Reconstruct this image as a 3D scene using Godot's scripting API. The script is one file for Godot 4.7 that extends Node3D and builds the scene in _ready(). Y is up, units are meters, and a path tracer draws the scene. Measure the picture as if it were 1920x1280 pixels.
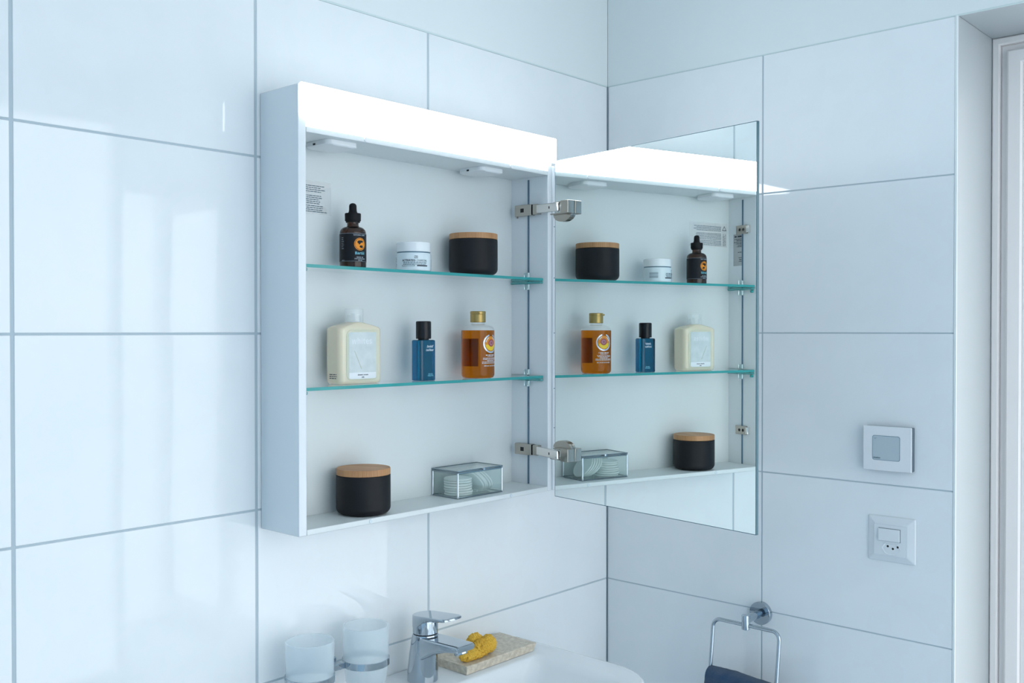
extends Node3D
# A bathroom corner: wall_back is the plane z = 0, wall_right the plane x = 0, y = 0 is the camera's height.

var M := {}
var rng := RandomNumberGenerator.new()


func _ready() -> void:
	rng.seed = 11
	# ---- camera
	var cam := Camera3D.new()
	cam.name = "camera"
	cam.fov = 38.068
	cam.near = 0.02
	cam.far = 60.0
	add_child(cam)
	cam.position = Vector3(-1.9471, 0.0049, 1.4485)
	cam.rotation = Vector3(deg_to_rad(-0.6252), deg_to_rad(-47.848), 0.0)
	# ---- sky
	var sm := ProceduralSkyMaterial.new()
	sm.sky_top_color = Color(0.945, 0.965, 0.975)
	sm.sky_horizon_color = Color(0.95, 0.97, 0.98)
	sm.ground_horizon_color = Color(0.91, 0.935, 0.955)
	sm.ground_bottom_color = Color(0.83, 0.86, 0.885)
	sm.sky_energy_multiplier = 1.0
	sm.ground_energy_multiplier = 1.0
	var sky := Sky.new()
	sky.sky_material = sm
	var env := Environment.new()
	env.background_mode = Environment.BG_SKY
	env.sky = sky
	env.background_energy_multiplier = 2.2
	env.tonemap_mode = Environment.TONE_MAPPER_LINEAR
	env.tonemap_exposure = 1.44
	env.sdfgi_enabled = true
	env.ssao_enabled = true
	env.ssil_enabled = true
	var we := WorldEnvironment.new()
	we.name = "environment"
	we.environment = env
	add_child(we)
	make_materials()
	build_room()
	build_window()
	build_cabinet()
	build_shelves()
	build_shelf_things()
	build_basin()
	build_basin_things()
	build_tumblers()
	build_wall_fittings()
	build_towel()


# =====================================================================  materials
func srgb(r: float, g: float, b: float) -> Color:
	return Color(r / 255.0, g / 255.0, b / 255.0)


func mat(name_: String, c: Color, rough := 0.5, metal := 0.0, spec := 0.5) -> StandardMaterial3D:
	var m := StandardMaterial3D.new()
	m.resource_name = name_
	m.albedo_color = c
	m.roughness = rough
	m.metallic = metal
	m.metallic_specular = spec
	M[name_] = m
	return m


func noise_tex(freq: float, lo: Color, hi: Color, seed_: int, size := 256, normal := false, bump := 4.0) -> NoiseTexture2D:
	var n := FastNoiseLite.new()
	n.seed = seed_
	n.frequency = freq
	n.noise_type = FastNoiseLite.TYPE_SIMPLEX_SMOOTH
	n.fractal_octaves = 4
	var t := NoiseTexture2D.new()
	t.width = size
	t.height = size
	t.seamless = true
	t.noise = n
	if normal:
		t.as_normal_map = true
		t.bump_strength = bump
	else:
		var g := Gradient.new()
		g.set_color(0, lo)
		g.set_color(1, hi)
		t.color_ramp = g
	return t


func triplanar(m: StandardMaterial3D, scale: float, world := false) -> void:
	m.uv1_triplanar = true
	m.uv1_world_triplanar = world
	m.uv1_scale = Vector3.ONE * scale


func bamboo_image(seed_: int) -> ImageTexture:
	var r := RandomNumberGenerator.new()
	r.seed = seed_
	var im := Image.create(256, 256, false, Image.FORMAT_RGB8)
	var tone := 0.0
	for x in 256:
		if x % 32 == 0:
			tone = r.randf_range(-0.05, 0.05)
		var line := tone + r.randf_range(-0.035, 0.035)
		for y in 256:
			var v := line + 0.025 * sin(y * 0.06 + x * 0.7) + r.randf_range(-0.012, 0.012)
			if x % 32 == 0:
				v -= 0.06
			im.set_pixel(x, y, Color(0.72 + v, 0.53 + v * 0.95, 0.36 + v * 0.8))
	return ImageTexture.create_from_image(im)


func make_materials() -> void:
	var t := mat("tile_glaze", Color.WHITE, 0.035, 0.0, 0.54)
	t.albedo_texture = noise_tex(0.012, srgb(234, 240, 243), srgb(237, 242, 245), 3)
	triplanar(t, 2.6, true)
	mat("grout", srgb(184, 198, 206), 0.85)
	mat("grout_dark", srgb(126, 142, 152), 0.8)
	mat("plaster", srgb(228, 236, 237), 0.9)
	mat("caulk", srgb(206, 222, 222), 0.6)
	mat("ceiling_paint", srgb(240, 243, 244), 0.9)
	mat("room_paint", srgb(246, 249, 251), 0.8)
	mat("pale_blue_paint", srgb(206, 232, 250), 0.8)
	mat("floor_tile", srgb(160, 180, 194), 0.35)
	mat("reveal_panel", srgb(178, 185, 188), 0.35)
	mat("window_plastic", srgb(246, 241, 239), 0.3)
	mat("gasket", srgb(70, 76, 82), 0.7)
	pane_mat("window_glass", Color(1, 1, 1, 0.06))
	# cabinet
	var cm := mat("cabinet_laminate", srgb(229, 235, 239), 0.16)
	cm.metallic_specular = 0.5
	mat("cabinet_inside", srgb(224, 231, 232), 0.38)
	mat("white_plastic", srgb(233, 237, 239), 0.35)
	mat("bumper_plastic", srgb(216, 228, 234), 0.2)
	mat("plate_plastic", srgb(226, 232, 236), 0.3)
	var lamp := mat("lamp_diffuser", srgb(250, 252, 255), 0.4)
	lamp.emission_enabled = true
	lamp.emission = srgb(246, 251, 255)
	lamp.emission_energy_multiplier = 3.4
	mat("mirror", srgb(240, 247, 246), 0.0, 1.0)
	mat("mirror_rim", srgb(44, 96, 110), 0.3)
	mat("mirror_back", srgb(200, 208, 212), 0.2, 0.6)
	pane_mat("shelf_glass", Color(0.93, 1.0, 0.985, 0.05))
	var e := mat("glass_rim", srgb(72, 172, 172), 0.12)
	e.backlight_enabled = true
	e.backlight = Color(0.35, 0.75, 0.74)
	solid_glass("clear_plastic", Color(0.9, 0.98, 0.98, 0.0), 0.05, 0.05)
	pane_mat("edge_band_teal", Color(0.30, 0.70, 0.70, 0.55))
	mat("nickel", srgb(182, 175, 166), 0.2, 1.0)
	mat("nickel_bright", srgb(232, 228, 224), 0.08, 1.0)
	mat("dark_slot", srgb(22, 24, 28), 0.7)
	mat("rail_steel", srgb(92, 120, 142), 0.35, 0.4)
	pane_mat("sticker_film", Color(1.0, 1.0, 1.0, 0.2))
	mat("print_grey", srgb(76, 104, 118), 0.6)
	mat("print_dark", srgb(42, 56, 68), 0.6)
	# shelf things
	mat("black_ceramic", srgb(22, 24, 28), 0.5, 0.0, 0.35)
	for k in 2:
		var w := mat("bamboo_%d" % k, Color.WHITE, 0.5)
		w.albedo_texture = bamboo_image(5 + k)
		triplanar(w, 11.0)
	mat("black_rubber", srgb(12, 14, 18), 0.55, 0.0, 0.35)
	solid_glass("amber_glass", srgb(64, 28, 8), 0.03, 0.05)
	M["amber_glass"].albedo_color.a = 0.12
	mat("label_black", srgb(18, 21, 28), 0.45, 0.0, 0.35)
	mat("label_orange", srgb(236, 146, 28), 0.5)
	mat("print_white", srgb(220, 228, 232), 0.5)
	mat("print_pale", srgb(168, 184, 194), 0.6)
	mat("print_fine", srgb(150, 162, 172), 0.5)
	mat("print_silver", srgb(206, 214, 226), 0.25, 0.5)
	mat("print_cyan", srgb(120, 196, 214), 0.5)
	mat("jar_white", srgb(236, 241, 244), 0.25)
	mat("jar_white_body", srgb(220, 234, 240), 0.2)
	mat("seam_pale", srgb(150, 172, 186), 0.5)
	mat("seam_blue", srgb(90, 124, 144), 0.5)
	var so := mat("cream_soap", srgb(234, 224, 200), 0.09)
	so.subsurf_scatter_enabled = true
	so.subsurf_scatter_strength = 0.25
	var sl := mat("soap_label", Color.WHITE, 0.35)
	sl.albedo_texture = noise_tex(0.01, srgb(206, 216, 216), srgb(220, 228, 229), 9)
	triplanar(sl, 14.0)
	mat("label_stem", srgb(184, 192, 178), 0.4)
	mat("soap_label_white", srgb(238, 242, 246), 0.35)
	pane_mat("cap_clear", Color(0.93, 0.97, 0.98, 0.2))
	solid_glass("blue_glass", srgb(0, 96, 132), 0.03, 0.05)
	M["blue_glass"].albedo_color.a = 0.03
	mat("perfume_cap", srgb(14, 16, 22), 0.28, 0.0, 0.4)
	mat("gold_cap", srgb(176, 150, 92), 0.34, 0.75)
	pane_mat("bottle_clear", Color(0.95, 0.97, 0.97, 0.06))
	solid_glass("orange_gel", srgb(204, 112, 2), 0.03, 0.033)
	M["orange_gel"].albedo_color.a = 0.06
	mat("gel_label_back", srgb(122, 62, 24), 0.4)
	mat("fruit_orange", srgb(226, 140, 30), 0.4)
	mat("fruit_yellow", srgb(240, 204, 44), 0.4)
	mat("fruit_purple", srgb(152, 84, 104), 0.4)
	mat("fruit_pink", srgb(206, 148, 160), 0.4)
	mat("fruit_red", srgb(176, 66, 40), 0.4)
	pane_mat("box_glass", Color(0.66, 0.80, 0.78, 0.13))
	mat("chrome_highlit", srgb(226, 232, 236), 0.12, 1.0)  # box chrome with the bright highlights of the posts put into its colour
	mat("chrome_darkened", srgb(140, 152, 158), 0.1, 1.0)  # same chrome darkened, dark reflections of frame and lid put into its colour
	mat("chrome", srgb(180, 190, 198), 0.05, 1.0)
	var cp := mat("cotton", srgb(240, 246, 244), 0.95)
	cp.normal_enabled = true
	cp.normal_texture = noise_tex(0.06, Color.BLACK, Color.WHITE, 21, 256, true, 5.0)
	cp.normal_scale = 0.5
	triplanar(cp, 30.0)
	# basin
	mat("sanitary_ceramic", srgb(236, 241, 244), 0.08)
	var st := mat("travertine", Color.WHITE, 0.42)
	st.albedo_texture = noise_tex(0.022, srgb(190, 181, 164), srgb(232, 225, 208), 33)
	st.detail_enabled = true
	st.detail_albedo = noise_tex(0.05, Color(0.68, 0.56, 0.42, 0.0), Color(0.72, 0.60, 0.46, 0.6), 34)
	st.detail_mask = noise_tex(0.015, Color(0, 0, 0), Color(0.55, 0.55, 0.55), 36)
	triplanar(st, 14.0)
	st.normal_enabled = true
	st.normal_texture = noise_tex(0.05, Color.BLACK, Color.WHITE, 35, 256, true, 3.0)
	st.normal_scale = 0.35
	var sp := mat("sponge_yellow", Color.WHITE, 0.95)
	sp.albedo_texture = noise_tex(0.05, srgb(196, 138, 34), srgb(255, 224, 104), 41)  # low tone darkened to stand for shade in the pits
	triplanar(sp, 22.0)
	sp.normal_enabled = true
	sp.normal_texture = noise_tex(0.07, Color.BLACK, Color.WHITE, 42, 256, true, 8.0)
	sp.normal_scale = 0.9
	var fr := mat("frosted_glass", Color(0.89, 0.945, 0.97, 0.36), 0.45)
	fr.transparency = BaseMaterial3D.TRANSPARENCY_ALPHA
	fr.backlight_enabled = true
	fr.backlight = Color(0.9, 0.92, 0.93)
	var tw := mat("navy_terry", Color.WHITE, 1.0)
	tw.albedo_texture = noise_tex(0.2, srgb(12, 42, 74), srgb(58, 108, 152), 51)
	triplanar(tw, 26.0)
	tw.normal_enabled = true
	tw.normal_texture = noise_tex(0.2, Color.BLACK, Color.WHITE, 51, 256, true, 14.0)
	tw.normal_scale = 1.0
	tw.rim_enabled = true
	tw.rim = 0.6
	tw.rim_tint = 0.6
	mat("thermo_glass", srgb(186, 200, 208), 0.12)
	mat("thermo_aluminium", srgb(232, 236, 240), 0.3)
	mat("thermo_side", srgb(96, 112, 124), 0.4, 0.4)


func pane_mat(name_: String, c: Color) -> void:
	var m := mat(name_, c, 0.02)
	m.transparency = BaseMaterial3D.TRANSPARENCY_ALPHA


func solid_glass(name_: String, c: Color, rough: float, refr: float) -> void:
	var m := mat(name_, c, rough)
	m.transparency = BaseMaterial3D.TRANSPARENCY_ALPHA
	m.refraction_enabled = true
	m.refraction_scale = refr


# =====================================================================  shapes: every helper returns a list of triangles
func cw(t: PackedVector3Array) -> PackedVector3Array:    # closed shapes: turn the faces outward
	var v := 0.0
	for i in range(0, t.size(), 3):
		v += t[i].dot(t[i + 1].cross(t[i + 2]))
	if v > 0.0:
		for i in range(0, t.size(), 3):
			var k := t[i + 1]
			t[i + 1] = t[i + 2]
			t[i + 2] = k
	return t


func xf(t: PackedVector3Array, x: Transform3D) -> PackedVector3Array:
	return x * t


func moved(t: PackedVector3Array, v: Vector3) -> PackedVector3Array:
	return Transform3D(Basis(), v) * t


func turned(t: PackedVector3Array, axis: Vector3, deg: float) -> PackedVector3Array:
	return Transform3D(Basis(axis.normalized(), deg_to_rad(deg)), Vector3.ZERO) * t


func box(c: Vector3, s: Vector3, b := 0.001) -> PackedVector3Array:    # chamfered box
	var h := s * 0.5
	b = minf(b, minf(h.x, minf(h.y, h.z)) * 0.9)
	var p := func(sg: Vector3, axis: int) -> Vector3:
		var q := h - Vector3.ONE * b
		q[axis] = h[axis]
		return q * sg
	var t := PackedVector3Array()
	var faces := []
	for axis in 3:
		var i := (axis + 1) % 3
		var j := (axis + 2) % 3
		for s0 in [-1.0, 1.0]:
			var quad := []
			for e in [[-1.0, -1.0], [1.0, -1.0], [1.0, 1.0], [-1.0, 1.0]]:
				var sg := Vector3.ONE
				sg[axis] = s0
				sg[i] = e[0]
				sg[j] = e[1]
				quad.append(p.call(sg, axis))
			faces.append(quad)
			for s1 in [-1.0, 1.0]:    # the edge between face axis/s0 and face i/s1
				var e4 := []
				for s2 in [-1.0, 1.0]:
					var sg := Vector3.ONE
					sg[axis] = s0
					sg[i] = s1
					sg[j] = s2
					e4.append([p.call(sg, axis), p.call(sg, i)])
				faces.append([e4[0][0], e4[1][0], e4[1][1], e4[0][1]])
	for x in [-1.0, 1.0]:
		for y in [-1.0, 1.0]:
			for z in [-1.0, 1.0]:
				var sg := Vector3(x, y, z)
				faces.append([p.call(sg, 0), p.call(sg, 1), p.call(sg, 2)])
	for f in faces:
		for k in range(1, f.size() - 1):
			var a: Vector3 = f[0]
			var d: Vector3 = f[k]
			var e: Vector3 = f[k + 1]
			if (e - a).cross(d - a).dot(a + d + e) < 0.0:
				t.append_array([a, e, d])
			else:
				t.append_array([a, d, e])
	return moved(t, c)


func span(x0: float, x1: float, y0: float, y1: float, z0: float, z1: float, b := 0.001) -> PackedVector3Array:
	return box(Vector3((x0 + x1) / 2, (y0 + y1) / 2, (z0 + z1) / 2), Vector3(absf(x1 - x0), absf(y1 - y0), absf(z1 - z0)), b)


func loft(rings: Array, cap0 := true, cap1 := true, joined := false) -> PackedVector3Array:
	var t := PackedVector3Array()
	var n: int = rings[0].size()
	var last := rings.size() if joined else rings.size() - 1
	for i in last:
		var a: PackedVector3Array = rings[i]
		var b: PackedVector3Array = rings[(i + 1) % rings.size()]
		for j in n:
			var k := (j + 1) % n
			for tri in [[a[j], b[j], b[k]], [a[j], b[k], a[k]]]:
				if (tri[1] - tri[0]).cross(tri[2] - tri[0]).length() > 1e-12:
					t.append_array(tri)
	for e in [[cap0, 0], [cap1, rings.size() - 1]]:
		if not e[0] or joined:
			continue
		var r: PackedVector3Array = rings[e[1]]
		var c := Vector3.ZERO
		for q in r:
			c += q
		c /= n
		if r[0].distance_to(c) < 1e-7:
			continue
		for j in n:
			var k := (j + 1) % n
			if e[1] == 0:
				t.append_array([c, r[j], r[k]])
			else:
				t.append_array([c, r[k], r[j]])
	return cw(t)


func circle(r: float, y: float, seg := 48, cx := 0.0, cz := 0.0) -> PackedVector3Array:
	var p := PackedVector3Array()
	for i in seg:
		var a := TAU * i / seg
		p.append(Vector3(cx + r * cos(a), y, cz + r * sin(a)))
	return p


func lathe(profile: Array, seg := 48) -> PackedVector3Array:
	var rings := []
	for q in profile:
		rings.append(circle(q[0], q[1], seg))
	return loft(rings)


func rrect(w: float, d: float, r: float, y: float, seg := 6, cx := 0.0, cz := 0.0) -> PackedVector3Array:
	var p := PackedVector3Array()
	r = minf(r, minf(w, d) * 0.499)
	for c in 4:
		var ox := (w / 2 - r) * (1.0 if c == 0 or c == 3 else -1.0)
		var oz := (d / 2 - r) * (1.0 if c < 2 else -1.0)
		for i in seg + 1:
			var a := PI / 2 * (c + float(i) / seg)
			p.append(Vector3(cx + ox + r * cos(a), y, cz + oz + r * sin(a)))
	return p


func tube(path: PackedVector3Array, r: float, seg := 16, joined := false) -> PackedVector3Array:
	var rings := []
	var n := path.size()
	var up := Vector3.ZERO
	for i in n:
		var a := path[(i - 1 + n) % n] if joined or i > 0 else path[i]
		var b := path[(i + 1) % n] if joined or i < n - 1 else path[i]
		var d := (b - a).normalized()
		if up == Vector3.ZERO:
			up = d.cross(Vector3.UP if absf(d.y) < 0.9 else Vector3.RIGHT).normalized()
		up = (up - d * up.dot(d)).normalized()
		var side := d.cross(up)
		var ring := PackedVector3Array()
		for k in seg:
			var an := TAU * k / seg
			ring.append(path[i] + (up * cos(an) + side * sin(an)) * r)
		rings.append(ring)
	return loft(rings, true, true, joined)


func prism(poly: PackedVector2Array, z0: float, z1: float) -> PackedVector3Array:    # outline in x, y
	var t := PackedVector3Array()
	var idx := Geometry2D.triangulate_polygon(poly)
	for i in range(0, idx.size(), 3):
		var a := poly[idx[i]]
		var b := poly[idx[i + 1]]
		var c := poly[idx[i + 2]]
		if (b - a).cross(c - a) > 0.0:
			var k := b
			b = c
			c = k
		t.append_array([Vector3(a.x, a.y, z1), Vector3(b.x, b.y, z1), Vector3(c.x, c.y, z1)])
		t.append_array([Vector3(a.x, a.y, z0), Vector3(c.x, c.y, z0), Vector3(b.x, b.y, z0)])
	var way := 1.0 if Geometry2D.is_polygon_clockwise(poly) else -1.0
	for i in poly.size():
		var a := poly[i]
		var b := poly[(i + 1) % poly.size()]
		var q := [Vector3(a.x, a.y, z0), Vector3(b.x, b.y, z0), Vector3(b.x, b.y, z1), Vector3(a.x, a.y, z1)]
		if way > 0:
			t.append_array([q[0], q[1], q[2], q[0], q[2], q[3]])
		else:
			t.append_array([q[0], q[2], q[1], q[0], q[3], q[2]])
	return cw(t)


func disc2(r: float, cx := 0.0, cy := 0.0, seg := 40, sy := 1.0) -> PackedVector2Array:
	var p := PackedVector2Array()
	for i in seg:
		p.append(Vector2(cx + r * cos(TAU * i / seg), cy + r * sy * sin(TAU * i / seg)))
	return p


func arc_band(r0: float, r1: float, a0: float, a1: float, cx := 0.0, cy := 0.0, seg := 40) -> PackedVector2Array:
	var p := PackedVector2Array()
	for i in seg + 1:
		var a := deg_to_rad(lerpf(a0, a1, float(i) / seg))
		p.append(Vector2(cx + r1 * cos(a), cy + r1 * sin(a)))
	for i in seg + 1:
		var a := deg_to_rad(lerpf(a1, a0, float(i) / seg))
		p.append(Vector2(cx + r0 * cos(a), cy + r0 * sin(a)))
	return p


# lettering as thin solids, centred on the origin, read from +z
func letters(s: String, height: float, serif := false, bold := true, slant := 0.0, wide := 0.0) -> PackedVector3Array:
	var tm := TextMesh.new()
	var f := SystemFont.new()
	f.font_names = PackedStringArray(["Droid Serif" if serif else "Droid Sans"])
	f.font_weight = 700 if bold else 400
	tm.font = f
	tm.font_size = 32
	tm.pixel_size = height / 24.0
	tm.depth = 0.0002
	tm.curve_step = 2.0
	tm.text = s
	var a := tm.surface_get_arrays(0)
	var v: PackedVector3Array = a[Mesh.ARRAY_VERTEX]
	var idx: PackedInt32Array = a[Mesh.ARRAY_INDEX] if a[Mesh.ARRAY_INDEX] != null else PackedInt32Array()
	var t := PackedVector3Array()
	if idx.size():
		for i in idx:
			t.append(v[i])
	else:
		t = v
	var lo := Vector3.INF
	var hi := -Vector3.INF
	for q in t:
		lo = lo.min(q)
		hi = hi.max(q)
	var c := (lo + hi) / 2
	var k := wide / (hi.x - lo.x) if wide > 0.0 else 1.0
	for i in t.size():
		var q := t[i] - c
		t[i] = Vector3(q.x * k + slant * q.y, q.y, q.z)
	return t


# lines of print too small to read: a row of short strokes
func small_print(width: float, lines: int, pitch: float, thick: float, seed_: int, ragged := 0.25, right := false) -> PackedVector3Array:
	var r := RandomNumberGenerator.new()
	r.seed = seed_
	var t := PackedVector3Array()
	for i in lines:
		var end := width * (1.0 - r.randf() * ragged)
		var x := 0.0
		while x < end:
			var w := minf(r.randf_range(2.0, 6.5) * thick, end - x)
			if w > thick * 0.6:
				var cx := width / 2 - x - w / 2 if right else -width / 2 + x + w / 2
				t.append_array(box(Vector3(cx, -i * pitch, 0), Vector3(w, thick, 0.00012), 0.00001))
			x += w + thick * 0.9
	return t


func bend(t: PackedVector3Array, r: float, deg: float, y: float) -> PackedVector3Array:    # wraps flat print round an upright cylinder
	var out := PackedVector3Array()
	var a0 := deg_to_rad(deg)
	for q in t:
		out.append(Vector3((r + q.z) * sin(a0 + q.x / r), y + q.y, (r + q.z) * cos(a0 + q.x / r)))
	return out


func split_long(t: PackedVector3Array, most: float) -> PackedVector3Array:    # cuts wide triangles so that they can bend
	var out := PackedVector3Array()
	var todo := t
	for pass_ in 7:
		var next := PackedVector3Array()
		for i in range(0, todo.size(), 3):
			var p := [todo[i], todo[i + 1], todo[i + 2]]
			var e := 0
			var longest := 0.0
			for k in 3:
				var l := absf(p[k].x - p[(k + 1) % 3].x)
				if l > longest:
					longest = l
					e = k
			if longest <= most or pass_ == 6:
				out.append_array(p)
				continue
			var m: Vector3 = (p[e] + p[(e + 1) % 3]) / 2
			next.append_array([p[e], m, p[(e + 2) % 3], m, p[(e + 1) % 3], p[(e + 2) % 3]])
		todo = next
	return out


func wrap_print(t: PackedVector3Array, r: float, deg: float, y: float) -> PackedVector3Array:
	return bend(split_long(t, r * 0.14), r, deg, y)


# =====================================================================  objects
func mesh(t: PackedVector3Array, smooth := 42.0) -> ArrayMesh:
	var n := t.size()
	var normal := PackedVector3Array()
	normal.resize(n)
	var faces := PackedVector3Array()
	var at := {}
	for i in range(0, n, 3):
		var fn := (t[i + 2] - t[i]).cross(t[i + 1] - t[i])
		faces.append(fn)
		for k in 3:
			var key := Vector3i((t[i + k] * 100000.0).round())
			if at.has(key):
				at[key].append(i / 3)
			else:
				at[key] = [i / 3]
	var limit := cos(deg_to_rad(smooth))
	for i in n:
		var own := faces[i / 3].normalized()
		var sum := Vector3.ZERO
		for f in at[Vector3i((t[i] * 100000.0).round())]:
			if faces[f].normalized().dot(own) >= limit:
				sum += faces[f]
		normal[i] = sum.normalized() if sum.length() > 0.0 else own
	var a := []
	a.resize(Mesh.ARRAY_MAX)
	a[Mesh.ARRAY_VERTEX] = t
	a[Mesh.ARRAY_NORMAL] = normal
	var m := ArrayMesh.new()
	m.add_surface_from_arrays(Mesh.PRIMITIVE_TRIANGLES, a)
	return m


func part(called: String, t: PackedVector3Array, m: String, parent: Node, smooth := 42.0, label := "") -> MeshInstance3D:
	var o := MeshInstance3D.new()
	o.name = called
	o.mesh = mesh(t, smooth)
	o.material_override = M[m]
	if label:
		o.set_meta("label", label)
	parent.add_child(o, true)
	return o


func tag(o: Node, label: String, category: String, group := "", kind := "") -> void:
	if label:
		o.set_meta("label", label)
	if category:
		o.set_meta("category", category)
	if group:
		o.set_meta("group", group)
	if kind:
		o.set_meta("kind", kind)


var names := {}


func numbered(called: String) -> String:
	names[called] = names.get(called, -1) + 1
	return called if names[called] == 0 else "%s_%03d" % [called, names[called]]


func thing(called: String, at: Vector3, label: String, category: String, group := "", turn := 0.0) -> Node3D:
	var o := Node3D.new()
	o.name = numbered(called)
	o.position = at
	o.rotation_degrees.y = turn
	tag(o, label, category, group)
	add_child(o)
	return o


func struct(called: String, t: PackedVector3Array, m: String, label: String, category: String) -> MeshInstance3D:
	var o := part(called, t, m, self)
	tag(o, label, category, "", "structure")
	return o


# =====================================================================  the room
const FLOOR := -1.5
const CEIL := 1.02
const TOP := 0.5982          # upper edge of the tiling
const AX := [-2.7, -2.5782, -2.1810, -1.7858, -1.3896, -0.9935, -0.5953, 0.0]
const BZ := [0.0, 0.4147, 0.8168]
const ROWS := [-1.5, -1.2, -0.9, -0.6, -0.3, 0.0, 0.3, TOP]
const WZ0 := 0.8168          # the window recess in wall_right
const WZ1 := 2.52  # stretched out of view so the wall tiles reflect bright panes
const WE := 2.614          # far end of the window frame, within the thickness of wall_front
const WY0 := -1.22
const NX0 := -1.9        # added wide window behind the viewer, unseen, sized for fill light
const NX1 := -0.004
const NY0 := -1.42
const NY1 := 0.86
const FX := 0.205            # room side of the window frame


func build_room() -> void:
	var g := 0.0026
	# the wall behind the basin
	var wb := struct("wall_back", span(-2.82, 0.12, FLOOR, CEIL, -0.12, -0.0012, 0.0), "grout", "white tiled wall behind the mirror cabinet and basin, pale grey grout", "wall")
	for i in AX.size() - 1:
		for j in ROWS.size() - 1:
			var x0: float = AX[i] + g
			var x1: float = AX[i + 1] - g
			part("tile", span(x0, x1, ROWS[j] + 0.0017, ROWS[j + 1] - 0.0017, -0.006, 0.0, 0.0009), "tile_glaze", wb, 60)
	part("plaster", span(-2.7, 0.0, TOP, CEIL, -0.006, -0.0006, 0.0), "plaster", wb, 42, "pale matt plaster above the tiles")
	part("sealing_joint", span(-2.7, 0.0, TOP - 0.0016, TOP + 0.0016, -0.004, 0.0004, 0.0004), "caulk", wb)
	part("corner_joint", span(-0.0022, 0.0, FLOOR, TOP, -0.002, 0.0016, 0.0), "grout_dark", wb)
	# the wall with the window
	var t := span(0.0012, 0.27, FLOOR, CEIL, 0.0, WZ0 - 0.002, 0.0)
	t.append_array(span(0.0012, 0.27, FLOOR, WY0 - 0.002, WZ0 - 0.002, WZ1 + 0.002, 0.0))
	t.append_array(span(0.0012, 0.27, TOP + 0.004, CEIL, WZ0 - 0.002, WZ1 + 0.002, 0.0))
	var wr := struct("wall_right", t, "grout", "white tiled wall with socket and towel ring, beside the window recess", "wall")
	for j in ROWS.size() - 1:
		for i in 2:
			part("tile", span(0.0, 0.006, ROWS[j] + 0.0012, ROWS[j + 1] - 0.0012, BZ[i] + (0.0022 if i == 0 else 0.0017), BZ[i + 1] - (0.0017 if i == 0 else 0.0045), 0.0008), "tile_glaze", wr, 60)
	for k in 4:    # below the window
		var z := WZ0 + 0.42 * k
		part("tile", span(0.0, 0.006, -1.5, WY0 - 0.005, z + g, z + 0.42 - g, 0.0009), "tile_glaze", wr, 60)
	part("plaster", span(0.0006, 0.006, TOP, CEIL, 0.0, 2.5, 0.0), "plaster", wr, 42, "pale matt plaster above the tiles")
	part("sealing_joint", span(-0.0003, 0.004, TOP - 0.0012, TOP + 0.0012, 0.0, 2.5, 0.0004), "caulk", wr)
	# lining of the window recess
	part("reveal_panel", span(0.0032, FX + 0.002, WY0, TOP, WZ0 - 0.004, WZ0, 0.0004), "reveal_panel", wr)
	part("reveal_panel", span(0.0008, FX + 0.002, TOP, TOP + 0.004, WZ0, WZ1, 0.0004), "reveal_panel", wr)
	part("corner_trim", span(-0.0008, 0.003, WY0, TOP, WZ0 - 0.0043, WZ0 + 0.0003, 0.0005), "plaster", wr)
	part("window_sill", span(-0.015, FX + 0.002, WY0 - 0.004, WY0, WZ0, WZ1, 0.001), "reveal_panel", wr)
	# the rest of the room, out of the picture
	struct("wall_left", span(-2.82, -2.7, FLOOR, CEIL, 0.0, 2.62, 0.0), "pale_blue_paint", "plain pale blue wall at the far left side of the room", "wall")
	var wf := span(-2.7, NX0, FLOOR, CEIL, 2.5, 2.62, 0.0)
	wf.append_array(span(NX1, 0.0, FLOOR, CEIL, 2.5, 2.62, 0.0))
	wf.append_array(span(0.0, 0.27, FLOOR, WY0 - 0.004, 2.52, 2.62, 0.0))
	wf.append_array(span(0.0, 0.27, TOP + 0.004, CEIL, 2.52, 2.62, 0.0))
	wf.append_array(span(NX0, NX1, FLOOR, NY0, 2.5, 2.62, 0.0))
	wf.append_array(span(NX0, NX1, NY1, CEIL, 2.5, 2.62, 0.0))
	struct("wall_front", wf, "room_paint", "plain white wall behind the viewer, with an added wide window", "wall")
	struct("ceiling", span(-2.82, 0.27, CEIL, CEIL + 0.12, -0.12, 2.62, 0.0), "ceiling_paint", "white painted ceiling above the tiled walls", "ceiling")
	struct("floor", span(-2.82, 0.27, FLOOR - 0.12, FLOOR, -0.12, 2.62, 0.0), "floor_tile", "pale grey bathroom floor", "floor")


func ring_frame(y0: float, y1: float, z0: float, z1: float, x0: float, x1: float, w: float, b := 0.003) -> PackedVector3Array:
	var rings := []    # a mitred frame: its cross-section carried round the opening
	for e in [[0.0, x1], [0.0, x0 + b], [b, x0], [w - b, x0], [w, x0 + b], [w, x1]]:
		var i: float = e[0]
		rings.append(PackedVector3Array([Vector3(e[1], y0 + i, z0 + i), Vector3(e[1], y0 + i, z1 - i), Vector3(e[1], y1 - i, z1 - i), Vector3(e[1], y1 - i, z0 + i)]))
	return loft(rings, false, false, true)


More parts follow.
